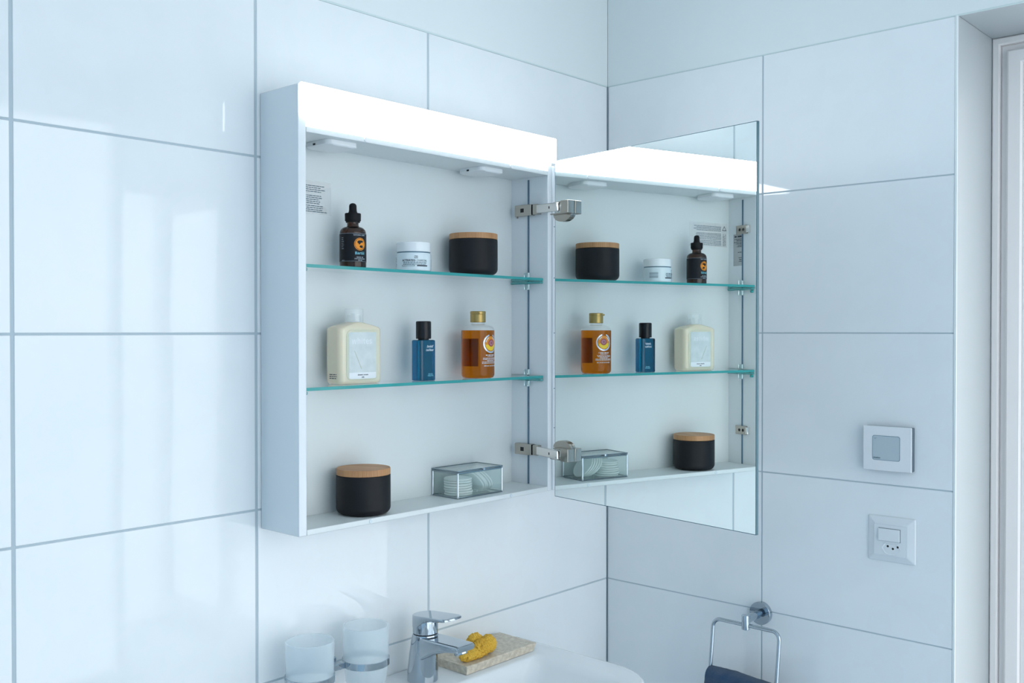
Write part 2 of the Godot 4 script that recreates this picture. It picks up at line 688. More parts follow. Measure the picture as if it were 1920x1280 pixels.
func build_window() -> void:
	var w := Node3D.new()
	w.name = "window_1"
	tag(w, "white plastic window in a deep recess at the right edge", "window", "", "structure")
	add_child(w)
	part("frame", ring_frame(WY0, TOP, WZ0, WE, FX, 0.268, 0.016), "window_plastic", w)
	part("frame", ring_frame(WY0 + 0.0155, TOP - 0.0155, WZ0 + 0.0155, WE - 0.0155, FX + 0.008, 0.268, 0.0155), "window_plastic", w)
	var s := part("sash", ring_frame(WY0 + 0.029, TOP - 0.029, WZ0 + 0.0295, WE - 0.0295, FX - 0.006, 0.262, 0.03, 0.004), "window_plastic", w)
	part("sash_bead", ring_frame(WY0 + 0.056, TOP - 0.056, WZ0 + 0.0565, WE - 0.0565, FX - 0.002, 0.25, 0.03, 0.004), "window_plastic", s)
	part("gasket", ring_frame(WY0 + 0.086, TOP - 0.086, WZ0 + 0.0865, WE - 0.0865, 0.232, 0.246, 0.003, 0.0005), "gasket", s)
	part("pane", span(0.237, 0.241, WY0 + 0.088, TOP - 0.088, WZ0 + 0.0885, WE - 0.0885, 0.0), "window_glass", s)


	part("mullion", span(FX - 0.01, 0.262, WY0 + 0.026, TOP - 0.026, 2.02, 2.07, 0.004), "window_plastic", w)
	added_front_window("window_2", "added wide white plastic window behind the viewer, unseen, for fill light", NX0, NX1, NY0, NY1)
	added_front_window("window_3", "added narrow white window at the end of the window recess, unseen, for tile reflections", 0.002, FX + 0.012, WY0, TOP)  # unseen window added to brighten the reflections in the tiles


func added_front_window(called: String, label: String, x0: float, x1: float, y0: float, y1: float) -> void:
	var v := Node3D.new()
	v.name = called
	tag(v, label, "window", "", "structure")
	add_child(v)
	var wide := 0.009 if x1 - x0 > 1.0 else 0.003
	var i := 0.0
	for e in [["frame", 2.507, 2.57], ["sash", 2.503, 2.56]]:
		var t := PackedVector3Array()
		t.append_array(span(x0 + i, x0 + i + wide, y0 + i, y1 - i, e[1], e[2], 0.003))
		t.append_array(span(x1 - i - wide, x1 - i, y0 + i, y1 - i, e[1], e[2], 0.003))
		t.append_array(span(x0 + i + wide, x1 - i - wide, y0 + i, y0 + i + wide, e[1], e[2], 0.003))
		t.append_array(span(x0 + i + wide, x1 - i - wide, y1 - i - wide, y1 - i, e[1], e[2], 0.003))
		part(e[0], t, "window_plastic", v)
		i += wide + 0.001
	part("pane", span(x0 + i, x1 - i, y0 + i, y1 - i, 2.53, 2.534, 0.0), "window_glass", v)


# =====================================================================  the mirror cabinet
const XL := -0.9855
const XR := -0.3325
const YB := -0.3324
const YT := 0.409
const ZF := 0.109
const XLI := -0.9695
const XRI := -0.3552
const FLR := -0.3228


func build_cabinet() -> void:
	var c := thing("mirror_cabinet", Vector3.ZERO, "white wall-hung mirror cabinet with lit top strip and its mirror door wide open", "cabinet")
	part("side_panel", span(XL, XLI, YB, 0.4075, 0.0006, ZF, 0.0012), "cabinet_laminate", c, 60)
	part("side_panel", span(XRI, -0.3425, YB, 0.4075, 0.0006, ZF, 0.0012), "cabinet_laminate", c, 60)
	var strip := part("door_seal", span(-0.3423, XR, YB, 0.352, ZF - 0.014, ZF + 0.0035, 0.003), "cabinet_laminate", c, 60)
	for y in [0.224, 0.116, 0.0, -0.117, -0.2]:
		part("seal_pin", moved(turned(lathe([[0, 0], [0.0012, 0], [0.0012, 0.0006], [0, 0.0006]], 10), Vector3.RIGHT, 90), Vector3(-0.3385, y, ZF + 0.0034)), "seam_blue", strip)
	part("back_panel", span(XLI, XRI, YB + 0.002, 0.40, 0.0008, 0.0065, 0.0), "cabinet_inside", c)
	part("bottom_panel", span(XLI, XRI, YB, FLR, 0.0066, ZF, 0.001), "cabinet_inside", c, 60)
	part("top_panel", span(XLI, XRI, 0.3305, 0.34, 0.0066, ZF, 0.001), "cabinet_inside", c, 60)
	part("top_cover", span(XLI, XRI, 0.401, 0.4075, 0.0066, 0.10, 0.001), "cabinet_laminate", c)
	# the lamp: a full-width diffuser; lower lip is glow added for the lit rail
	var d := span(XL + 0.0004, -0.335, 0.3575, YT, 0.1095, 0.1172, 0.0022)
	d.append_array(span(XLI + 0.0005, XRI - 0.0005, 0.3402, 0.3585, 0.096, 0.1094, 0.003))
	part("lamp_diffuser", d, "lamp_diffuser", c, 60, "glowing white light strip")
	var l := AreaLight3D.new()
	l.name = "lamp_glow"
	l.area_size = Vector2(0.64, 0.05)
	l.light_color = srgb(246, 251, 255)
	l.light_energy = 0.075
	l.position = Vector3(-0.66, 0.383, 0.1185)
	l.rotation_degrees.y = 180.0
	l.shadow_enabled = true
	c.add_child(l)
	for x in [-0.845, -0.47]:
		part("door_bumper", moved(turned(lathe([[0, 0], [0.0045, 0], [0.004, 0.0025], [0, 0.0032]], 16), Vector3.RIGHT, 90), Vector3(x, 0.3355, ZF - 0.0002)), "white_plastic", c)
	for x in [-0.835, -0.47]:
		part("door_bumper", moved(turned(lathe([[0, 0], [0.0036, 0], [0.0032, 0.0012], [0, 0.0016]], 16), Vector3.RIGHT, 90), Vector3(x, -0.3276, ZF - 0.0002)), "bumper_plastic", c)
	# flat white boxes under the top panel
	for x in [-0.878, -0.503]:
		var f := part("fixing_cover", moved(loft([rrect(0.062, 0.066, 0.012, 0.0), rrect(0.068, 0.07, 0.014, 0.002), rrect(0.068, 0.07, 0.014, 0.0095)]), Vector3(x, 0.3208, 0.0575)), "white_plastic", c)
		part("cover_slot", span(x - 0.0346, x - 0.0336, 0.3235, 0.3268, 0.05, 0.056, 0.0), "dark_slot", f)
	# rails that hold the shelf clips
	for s in [XRI, XLI]:
		var sg := -1.0 if s == XRI else 1.0
		part("shelf_rail", span(s, s + sg * 0.0016, FLR + 0.0005, 0.326, 0.0535, 0.0578, 0.0004), "rail_steel", c)
		for y in [0.1155, -0.0898]:
			for e in [[0.001, 0.0125], [-0.0235, -0.0123]]:
				part("shelf_clip", moved(loft([rrect(0.009, 0.011, 0.003, e[0]), rrect(0.009, 0.011, 0.003, e[1])]), Vector3(s + sg * 0.0062, y, 0.0557)), "clear_plastic", c)
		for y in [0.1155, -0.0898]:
			part("edge_band_strip", span(s + sg * 0.0019, s + sg * 0.0105, y - 0.0118, y - 0.0060, 0.012, 0.0985, 0.0015), "edge_band_teal", c)  # teal strip added to imitate the green band of the glass ends
	for y in [0.1155, -0.0898]:
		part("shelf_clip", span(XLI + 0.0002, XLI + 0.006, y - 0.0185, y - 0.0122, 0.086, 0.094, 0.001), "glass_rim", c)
	# plates on the left panel for a door hung the other way round
	for y in [0.2525, -0.239]:
		var p := part("hinge_plate", span(XLI, XLI + 0.006, y - 0.0105, y + 0.0105, 0.037, 0.074, 0.0008), "nickel", c)
		part("plate_lug", span(XLI, XLI + 0.009, y - 0.0085, y + 0.0085, 0.0745, 0.083, 0.001), "nickel_bright", p)
		for z in [0.051, 0.0635]:
			part("screw_hole", moved(turned(lathe([[0, 0], [0.0036, 0], [0.0036, 0.0006], [0, 0.0006]], 16), Vector3.BACK, -90), Vector3(XLI + 0.0056, y, z)), "dark_slot", p)
	build_stickers(c)
	build_door(c)


func build_stickers(c: Node3D) -> void:
	var z := 0.0066
	var f := part("sticker", span(-0.9625, -0.841, 0.2125, 0.2705, z, z + 0.0001, 0.0), "sticker_film", c, 42, "clear sticker of safety notes")
	var t := PackedVector3Array()
	for b in [[0.262, 4, 1], [0.2445, 5, 2], [0.2265, 4, 3]]:
		t.append_array(moved(small_print(0.093, b[1], 0.0034, 0.0013, b[2], 0.2), Vector3(-0.8965, b[0], z + 0.0002)))
	part("fine_print", t, "print_grey", f)
	var tri := PackedVector2Array([Vector2(-0.0068, -0.0055), Vector2(0.0068, -0.0055), Vector2(0, 0.0065)])
	var hole := PackedVector2Array([Vector2(-0.0042, -0.0038), Vector2(0.0042, -0.0038), Vector2(0, 0.0036)])
	part("warning_triangle", moved(prism(tri, 0, 0.0001), Vector3(-0.954, 0.2585, z + 0.0001)), "print_dark", f)
	part("warning_field", moved(prism(hole, 0, 0.0001), Vector3(-0.954, 0.2585, z + 0.0002)), "white_plastic", f)
	part("warning_mark", moved(letters("!", 0.0045), Vector3(-0.954, 0.2572, z + 0.0004)), "print_dark", f)
	part("fine_print", moved(turned(small_print(0.034, 3, 0.0034, 0.0012, 7, 0.35), Vector3.BACK, 90), Vector3(-0.9574, 0.2325, z + 0.0002)), "print_dark", f)
	# the sticker on the left panel
	var q := part("sticker", span(XLI, XLI + 0.0001, 0.165, 0.243, 0.023, 0.0528, 0.0), "sticker_film", c, 42, "clear sticker of type data")
	var tt := PackedVector3Array()
	tt.append_array(moved(small_print(0.027, 1, 0.004, 0.0036, 12, 0.0), Vector3(0, 0.036, 0)))
	tt.append_array(moved(small_print(0.027, 6, 0.0037, 0.0014, 13, 0.5), Vector3(0, 0.0295, 0)))
	tt.append_array(moved(small_print(0.018, 1, 0.0037, 0.0014, 14, 0.2), Vector3(-0.0045, -0.003, 0)))
	tt.append_array(moved(small_print(0.012, 3, 0.0045, 0.0016, 15, 0.4), Vector3(-0.0075, -0.0165, 0)))
	part("fine_print", moved(turned(tt, Vector3.UP, 90), Vector3(XLI + 0.0002, 0.201, 0.038)), "print_dark", q)


func build_door(c: Node3D) -> void:
	# the door's own axes: +x from the hinges to the far edge, +z the mirror side that faces the cabinet
	var hinge := Vector3(-0.3654, 0.0, 0.1369)
	var a := 1.4216
	var along := Vector3(-cos(a), 0, sin(a))
	var out := Vector3(-sin(a), 0, -cos(a))
	var x := Transform3D(Basis(along, Vector3.UP, along.cross(Vector3.UP)), hinge)
	if along.cross(Vector3.UP).dot(out) < 0.0:
		x.basis = Basis(along, Vector3.DOWN, along.cross(Vector3.DOWN))
	var w := 0.5075
	var y0 := -0.339
	var y1 := 0.3564
	var flip := x.basis.y.y < 0.0
	var lo := -y1 if flip else y0
	var hi := -y0 if flip else y1
	var d := part("mirror_door", xf(span(0.0005, w - 0.0005, lo + 0.0005, hi - 0.0005, -0.0042, 0.0, 0.0), x), "mirror", c, 42, "mirror door, its mirror side towards the cabinet")
	part("mirror_backing", xf(span(0.0005, w - 0.0005, lo + 0.0005, hi - 0.0005, -0.0056, -0.0043, 0.0), x), "mirror_back", d)
	var rim := span(w - 0.0014, w, lo, hi, -0.0056, 0.0001, 0.0)
	rim.append_array(span(0.0, 0.0009, lo, hi, -0.0056, 0.0001, 0.0))
	rim.append_array(span(0.0, w, hi - 0.0011, hi, -0.0056, 0.0001, 0.0))
	rim.append_array(span(0.0, w, lo, lo + 0.0011, -0.0056, 0.0001, 0.0))
	part("glass_rim", xf(rim, x), "mirror_rim", d)
	# hinges
	for k in 2:
		var y: float = [0.2605, -0.2475][k]
		var up := 1.0 if k == 0 else -1.0
		var h := part("hinge_arm", span(XRI - 0.0135, XRI - 0.0002, y - 0.0118, y + 0.0118, 0.027, 0.0735, 0.001), "nickel", c, 60, "metal door hinge")
		part("arm_foot", span(XRI - 0.006, XRI - 0.0002, y - 0.0125 - 0.002 * up, y + 0.005, 0.0235, 0.0268, 0.0008), "nickel", h)
		part("square_hole", span(XRI - 0.0139, XRI - 0.0134, y - 0.0042, y + 0.0042, 0.044, 0.053, 0.0), "dark_slot", h)
		part("arm_gap", span(XRI - 0.011, XRI - 0.0006, y - 0.0106, y + 0.0106, 0.0736, 0.0775, 0.0), "dark_slot", h)
		part("arm_block", span(XRI - 0.0138, XRI - 0.0004, y - 0.0108, y + 0.0108, 0.0777, 0.0925, 0.0012), "nickel", h)
		# the bright link that swings out to the cup on the mirror
		var p0 := Vector3(XRI - 0.011, y, 0.0905)
		var p1 := x * Vector3(0.034, 0, 0.0215)
		p1.y = y - 0.0012
		if k == 0:
			p1.y = y - 0.004
		var dir := (p1 - p0).normalized()
		var lx := Transform3D(Basis(dir, Vector3.UP, dir.cross(Vector3.UP)), (p0 + p1) / 2)
		var link := part("hinge_link", xf(box(Vector3.ZERO, Vector3(p0.distance_to(p1), 0.0185, 0.009), 0.0022), lx), "nickel_bright", c, 60)
		part("link_slot", xf(box(Vector3(0.012, 0, 0.00455), Vector3(0.0035, 0.005, 0.0003), 0.0), lx), "dark_slot", link)
		part("link_slot", xf(box(Vector3(0.012, 0, -0.00455), Vector3(0.0035, 0.005, 0.0003), 0.0), lx), "dark_slot", link)
		var yc := y - (0.0048 if k == 0 else 0.0006)
		var yy := -yc if flip else yc
		var cup := part("hinge_cup", xf(span(0.037, 0.060, yy - 0.0135, yy + 0.0135, 0.0004, 0.0195, 0.0012), x), "nickel", c, 60)
		part("cup_mouth", xf(span(0.0363, 0.0371, yy - 0.0095, yy + 0.0095, 0.005, 0.0175, 0.0), x), "dark_slot", cup)
		part("cup_web", xf(span(0.0, 0.0372, yy - 0.0125, yy - 0.0098, 0.0004, 0.014, 0.0008), x), "nickel", cup)
		part("cup_web", xf(span(0.012, 0.0372, yy + 0.0098, yy + 0.0125, 0.0004, 0.017, 0.0008), x), "nickel", cup)
		# round flange lying on the mirror, seen below the upper hinge and above the lower one
		var fl := PackedVector2Array()
		for i in 21:
			var an := PI * i / 20
			fl.append(Vector2(0.029 + 0.027 * cos(an), 0.0155 * sin(an)))
		var ft := moved(prism(fl, 0.0004, 0.0065), Vector3(0, 0.012, 0))
		var s := -up * (-1.0 if flip else 1.0)
		var fx := Transform3D(Basis(Vector3.RIGHT, Vector3(0, s, 0), Vector3.BACK), Vector3(0, yy, 0))
		ft = cw(xf(ft, fx))
		part("cup_flange", xf(ft, x), "nickel", cup)


# =====================================================================  shelves
const S1 := 0.1155
const S2 := -0.0898


func build_shelves() -> void:
	for k in 2:
		var y: float = [S1, S2][k]
		var o := thing("glass_shelf", Vector3(0, y, 0), ["upper clear glass shelf holding the dropper bottle and two jars", "lower clear glass shelf holding the soap, perfume and amber gel bottles"][k], "shelf", "glass shelves in the cabinet")
		part("glass_plate", span(XLI + 0.0026, XRI - 0.0026, -0.0054, -0.0001, 0.0078, 0.0962, 0.0), "shelf_glass", o)
		part("polished_edge", span(XLI + 0.0020, XRI - 0.0020, -0.0055, 0.0, 0.0964, 0.0976, 0.0003), "glass_rim", o)
		part("polished_edge", span(XRI - 0.0026, XRI - 0.0020, -0.0055, 0.0, 0.0076, 0.0962, 0.0), "glass_rim", o)
		part("polished_edge", span(XLI + 0.0020, XLI + 0.0026, -0.0055, 0.0, 0.0076, 0.0962, 0.0), "glass_rim", o)


# =====================================================================  things on the shelves
func storage_jar(at: Vector3, label: String, wood: String, turn: float) -> void:
	var o := thing("storage_jar", at, label, "jar", "black jars with bamboo lids", turn)
	var prof := [[0.0, 0.0], [0.0335, 0.0], [0.0365, 0.0006]]
	for i in 9:
		var a := PI / 2 * (i + 1) / 9.0
		prof.append([0.0365 + 0.0121 * sin(a), 0.0127 - 0.0121 * cos(a)])
	prof.append_array([[0.0486, 0.04], [0.0485, 0.0692], [0.048, 0.0702], [0.045, 0.0702], [0.0, 0.0702]])
	part("jar_body", lathe(prof, 72), "black_ceramic", o)
	part("bamboo_lid", lathe([[0.0, 0.0705], [0.0474, 0.0705], [0.0483, 0.0712], [0.0483, 0.0812], [0.0474, 0.0822], [0.0, 0.0822]], 72), wood, o)


func build_shelf_things() -> void:
	storage_jar(Vector3(-0.5285, S1 + 0.0001, 0.0602), "matt black jar with bamboo lid on the upper glass shelf", "bamboo_0", 70.0)
	storage_jar(Vector3(-0.8104, FLR + 0.0001, 0.0595), "matt black jar with bamboo lid on the cabinet floor beside the glass box", "bamboo_1", 20.0)
	dropper_bottle()
	cream_jar()
	soap_bottle()
	perfume_bottle()
	gel_bottle()
	cotton_box()


func dropper_bottle() -> void:
	var o := thing("dropper_bottle", Vector3(-0.826, S1 + 0.0001, 0.0503), "small brown glass dropper bottle with black rubber bulb and black label with orange disc", "bottle")
	var r := 0.0234
	var prof := [[0.0, 0.0], [0.0205, 0.0], [0.0225, 0.001], [r, 0.0032], [r, 0.063]]
	for i in 7:
		var a := PI / 2 * (i + 1) / 7.0
		prof.append([0.0115 + (r - 0.0115) * cos(a) * 0.98 + 0.0002, 0.063 + 0.0112 * sin(a)])
	prof.append_array([[0.0104, 0.0765], [0.0104, 0.082], [0.0, 0.082]])
	part("glass_body", lathe(prof, 56), "amber_glass", o)
	# black label sleeve
	part("label_sleeve", loft([circle(r + 0.0002, 0.0113, 56), circle(r + 0.00045, 0.0115, 56), circle(r + 0.00045, 0.0612, 56), circle(r + 0.0002, 0.0614, 56)], false, false), "label_black", o)
	var lr := r + 0.0007
	var em := part("emblem", wrap_print(prism(disc2(0.0112, 0, 0, 36), 0, 0.00015), lr, -7, 0.0423), "label_orange", o)
	# two dark patches of the emblem: hair and beard of a sketched head
	var hair := PackedVector2Array([Vector2(-0.0055, 0.0048), Vector2(-0.003, 0.0064), Vector2(0.004, 0.0066), Vector2(0.0058, 0.0055), Vector2(0.0056, 0.0028), Vector2(0.0018, 0.0026), Vector2(0.0002, 0.0006), Vector2(-0.0018, -0.001), Vector2(-0.0034, 0.0012), Vector2(-0.0052, 0.0022)])
	var beard := PackedVector2Array([Vector2(-0.0012, -0.0032), Vector2(0.0008, -0.0022), Vector2(0.0052, -0.0024), Vector2(0.0056, -0.0066), Vector2(0.0014, -0.0066), Vector2(-0.0008, -0.0054)])
	var em2 := wrap_print(prism(hair, 0, 0.00015), lr + 0.00012, -7, 0.0423)
	em2.append_array(wrap_print(prism(beard, 0, 0.00015), lr + 0.00012, -7, 0.0423))
	part("emblem_head", em2, "label_black", em)
	part("emblem_ring", wrap_print(prism(arc_band(0.0098, 0.0102, 0, 350), 0, 0.00012), lr + 0.00012, -7, 0.0423), "label_black", em)
	part("lettering", wrap_print(letters("Bartöl", 0.0050), lr, -7, 0.0266), "print_cyan", o)
	var t := wrap_print(letters("MADE IN", 0.0014), lr, -7, 0.0192)
	t.append_array(wrap_print(letters("SWITZERLAND", 0.0014), lr, -7, 0.0164))
	t.append_array(wrap_print(letters("30 ml", 0.0013), lr, -7, 0.0138))
	t.append_array(wrap_print(letters("NATURAL CARE", 0.0015), lr, -9, 0.0582))
	t.append_array(wrap_print(small_print(0.008, 7, 0.0032, 0.0009, 61, 0.5), lr, -84, 0.0535))
	t.append_array(wrap_print(small_print(0.006, 1, 0.0032, 0.0009, 62, 0.1), lr, -84, 0.0136))
	part("small_print", t, "print_fine", o)
	for y in [0.0119, 0.0608]:
		part("label_line", loft([circle(r + 0.00044, y, 56), circle(r + 0.0006, y, 56), circle(r + 0.0006, y + 0.0004, 56), circle(r + 0.00044, y + 0.0004, 56)], false, false, true), "print_fine", o)
	var ring := [[0.0, 0.0822], [0.0126, 0.0822], [0.0128, 0.0846], [0.0142, 0.0852], [0.0144, 0.0975], [0.0138, 0.0984], [0.0092, 0.0986], [0.0, 0.0986]]
	var rings := []
	for q in ring:    # ribbed collar
		var p := PackedVector3Array()
		for i in 72:
			var rr: float = q[0] * (1.0 - (0.02 if i % 2 == 0 and q[1] > 0.085 and q[1] < 0.098 else 0.0))
			p.append(Vector3(rr * cos(TAU * i / 72), q[1], rr * sin(TAU * i / 72)))
		rings.append(p)
	part("screw_collar", loft(rings), "black_rubber", o)
	var bulb := [[0.0, 0.0986], [0.0088, 0.0986], [0.0074, 0.1015], [0.0068, 0.105], [0.0067, 0.1115]]
	for i in 6:
		var a := PI / 2 * (i + 1) / 6.0
		bulb.append([0.0067 * cos(a), 0.1115 + 0.0055 * sin(a)])
	part("rubber_bulb", lathe(bulb, 32), "black_rubber", o)


func cream_jar() -> void:
	var o := thing("cream_jar", Vector3(-0.6943, S1 + 0.0001, 0.0654), "low white cosmetic jar with white screw lid and charcoal lettering", "jar")
	part("jar_body", lathe([[0.0, 0.0], [0.0308, 0.0], [0.0322, 0.0012], [0.0328, 0.0035], [0.0328, 0.0305], [0.0318, 0.0335], [0.031, 0.0338], [0.0, 0.0338]], 64), "jar_white_body", o)
	part("lid_seam", lathe([[0.0, 0.0338], [0.0309, 0.0338], [0.0309, 0.036], [0.0, 0.036]], 64), "seam_blue", o)
	part("screw_lid", lathe([[0.0, 0.0358], [0.0316, 0.0358], [0.0322, 0.0364], [0.0322, 0.0515], [0.0316, 0.0532], [0.03, 0.0538], [0.0, 0.0538]], 64), "jar_white", o)
	var r := 0.0331
	var c := -38.0
	part("lettering", wrap_print(letters("ACTIVATED·", 0.0040, false, true, 0.0, 0.0262), r, c - 20, 0.0190), "print_dark", o)
	part("lettering", wrap_print(letters("CHARCOAL", 0.0036, false, false, 0.0, 0.0215), r, c + 25, 0.0190), "print_grey", o)
	var t := wrap_print(small_print(0.047, 3, 0.0019, 0.0009, 71, 0.05), r, c + 2, 0.0156)
	t.append_array(wrap_print(small_print(0.008, 6, 0.0032, 0.0012, 72, 0.5), r, c - 78, 0.0245))
	t.append_array(wrap_print(span(-0.0125, 0.0125, -0.0013, 0.0013, 0, 0.0001, 0.0), r, c - 22, 0.0094))
	part("back_label", wrap_print(span(-0.0105, 0.0105, 0.0036, 0.0094, 0, 0.0001, 0.0), r, c + 92, 0.0128), "print_pale", o)
	part("back_label", wrap_print(span(-0.0105, 0.0105, -0.0036, 0.0024, 0, 0.0001, 0.0), r, c + 92, 0.0128), "print_pale", o)
	part("small_print", t, "print_grey", o)
	part("bar_field", wrap_print(span(-0.0118, 0.0118, -0.0007, 0.0007, 0.0001, 0.0002, 0.0), r, c - 22, 0.0094), "jar_white_body", o)
	part("dark_bar", wrap_print(span(-0.011, 0.011, -0.0012, 0.0012, 0, 0.0001, 0.0), r, c + 26, 0.0094), "print_dark", o)
	var lg := wrap_print(prism(PackedVector2Array([Vector2(-0.0032, -0.0024), Vector2(0.0032, -0.0024), Vector2(0.0032, 0.0024), Vector2(-0.0032, 0.0024)]), 0, 0.0001), r, c + 4, 0.0252)
	var logo := part("logo", lg, "print_grey", o)
	part("logo_mark", wrap_print(letters("N2", 0.0034), r + 0.0001, c + 4, 0.0252), "jar_white", logo)


func soap_bottle() -> void:
	var o := thing("soap_bottle", Vector3(-0.8215, S2 + 0.0001, 0.0470), "square cream-coloured shower soap bottle with clear cap and pale label", "bottle")
	var w := 0.0965
	var d := 0.046
	var rings := [rrect(w - 0.012, d - 0.012, 0.008, 0.0), rrect(w - 0.005, d - 0.005, 0.010, 0.0012), rrect(w - 0.001, d - 0.001, 0.011, 0.0045), rrect(w, d, 0.0115, 0.008)]
	rings.append(rrect(w, d, 0.0115, 0.0955))
	rings.append(rrect(w - 0.0012, d - 0.001, 0.0115, 0.0985))
	rings.append(rrect(w - 0.0065, d - 0.004, 0.012, 0.1012))
	rings.append(rrect(w - 0.026, d - 0.008, 0.016, 0.1048))
	rings.append(rrect(0.044, 0.034, 0.016, 0.1078))
	rings.append(rrect(0.034, 0.032, 0.0159, 0.1094))
	rings.append(rrect(0.031, 0.031, 0.0154, 0.1096))
	part("bottle_body", loft(rings), "cream_soap", o, 50)
	# raised frame round the label
	var fr := []
	for e in [[0.072, 0.0885, 0.011, 0.0], [0.072, 0.0885, 0.011, 0.0008], [0.0695, 0.086, 0.0105, 0.0016], [0.066, 0.0825, 0.009, 0.0009]]:
		fr.append(xf(rrect(e[0], e[1], e[2], e[3]), Transform3D(Basis(Vector3.RIGHT, PI / 2), Vector3(0.0008, 0.0515, d / 2 - 0.0003))))
	part("label_pad", loft(fr), "cream_soap", o, 50)
	var z := d / 2 + 0.0008
	var lb := part("paper_label", moved(prism(round_poly(0.0615, 0.083, 0.002), 0, 0.0002), Vector3(0.0005, 0.0505, z)), "soap_label", o)
	part("label_foot", span(0.0005 - 0.0305, 0.0005 + 0.0305, 0.0095, 0.0205, z + 0.0001, z + 0.0003, 0.0), "soap_label_white", lb)
	part("lettering", moved(letters("whites", 0.0108), Vector3(-0.0015, 0.0768, z + 0.0003)), "jar_white", lb)
	var t := moved(letters("shower cream", 0.0026), Vector3(0.001, 0.0166, z + 0.0004))
	t.append_array(moved(letters("silk", 0.0026), Vector3(0.001, 0.0122, z + 0.0004)))
	part("lettering", t, "print_dark", lb)
	# a faint flower stem printed on the label
	part("stem_print", moved(turned(box(Vector3.ZERO, Vector3(0.0013, 0.036, 0.00012), 0.00005), Vector3.BACK, 26), Vector3(-0.010, 0.043, z + 0.0002)), "label_stem", lb)
	part("small_print", moved(turned(small_print(0.021, 3, 0.0034, 0.0014, 81, 0.15), Vector3.UP, -90), Vector3(-w / 2 - 0.0001, 0.0175, 0.0025)), "print_dark", o)
	# clear screw cap
	var cap := part("clear_cap", lathe([[0.0, 0.1098], [0.0162, 0.1098], [0.0168, 0.1106], [0.0168, 0.1186], [0.0164, 0.119], [0.0164, 0.1196], [0.0168, 0.12], [0.0168, 0.1325], [0.0158, 0.1338], [0.0, 0.1338]], 40), "cap_clear", o)
	part("cap_tube", lathe([[0.0, 0.1098], [0.0118, 0.1098], [0.0118, 0.1225], [0.006, 0.1228], [0.006, 0.1255], [0.0, 0.1255]], 32), "cap_clear", cap)


func round_poly(w: float, h: float, r: float) -> PackedVector2Array:
	var p := PackedVector2Array()
	for q in rrect(w, h, r, 0.0, 5):
		p.append(Vector2(q.x, q.z))
	return p


func perfume_bottle() -> void:
	var o := thing("perfume_bottle", Vector3(-0.6639, S2 + 0.0001, 0.0597), "slim deep blue glass perfume bottle with tall black cap", "bottle")
	var w := 0.0430
	var d := 0.0290
	var rings := []
	for e in [[0.002, 0.0], [0.0004, 0.0008], [0.0, 0.002], [0.0, 0.0745], [0.0008, 0.0762], [0.0035, 0.0772]]:
		rings.append(rrect(w - e[0], d - e[0], 0.0085, e[1], 8))
	part("glass_body", loft(rings), "blue_glass", o)
	part("neck_ring", lathe([[0.0, 0.0772], [0.0105, 0.0772], [0.0105, 0.0795], [0.0, 0.0795]], 32), "perfume_cap", o)
	part("black_cap", lathe([[0.0, 0.0792], [0.0138, 0.0792], [0.0146, 0.0802], [0.0146, 0.1108], [0.0138, 0.1122], [0.012, 0.1128], [0.0, 0.1128]], 48), "perfume_cap", o)
	var z := d / 2 + 0.0001
	var t := moved(letters("Davidoff", 0.0044, true, true, 0.35, 0.0158), Vector3(0.0035, 0.0650, z))
	t.append_array(moved(letters("Cool Water", 0.0042, true, true, 0.35, 0.0190), Vector3(0.0030, 0.0582, z)))
	part("lettering", t, "print_white", o)
	var u := moved(letters("EAU DE", 0.0017, false, true, 0.0, 0.011), Vector3(0.0045, 0.0125, z))
	u.append_array(moved(letters("TOILETTE", 0.0017, false, true, 0.0, 0.0145), Vector3(0.0045, 0.0093, z)))
	part("lettering", u, "print_cyan", o)


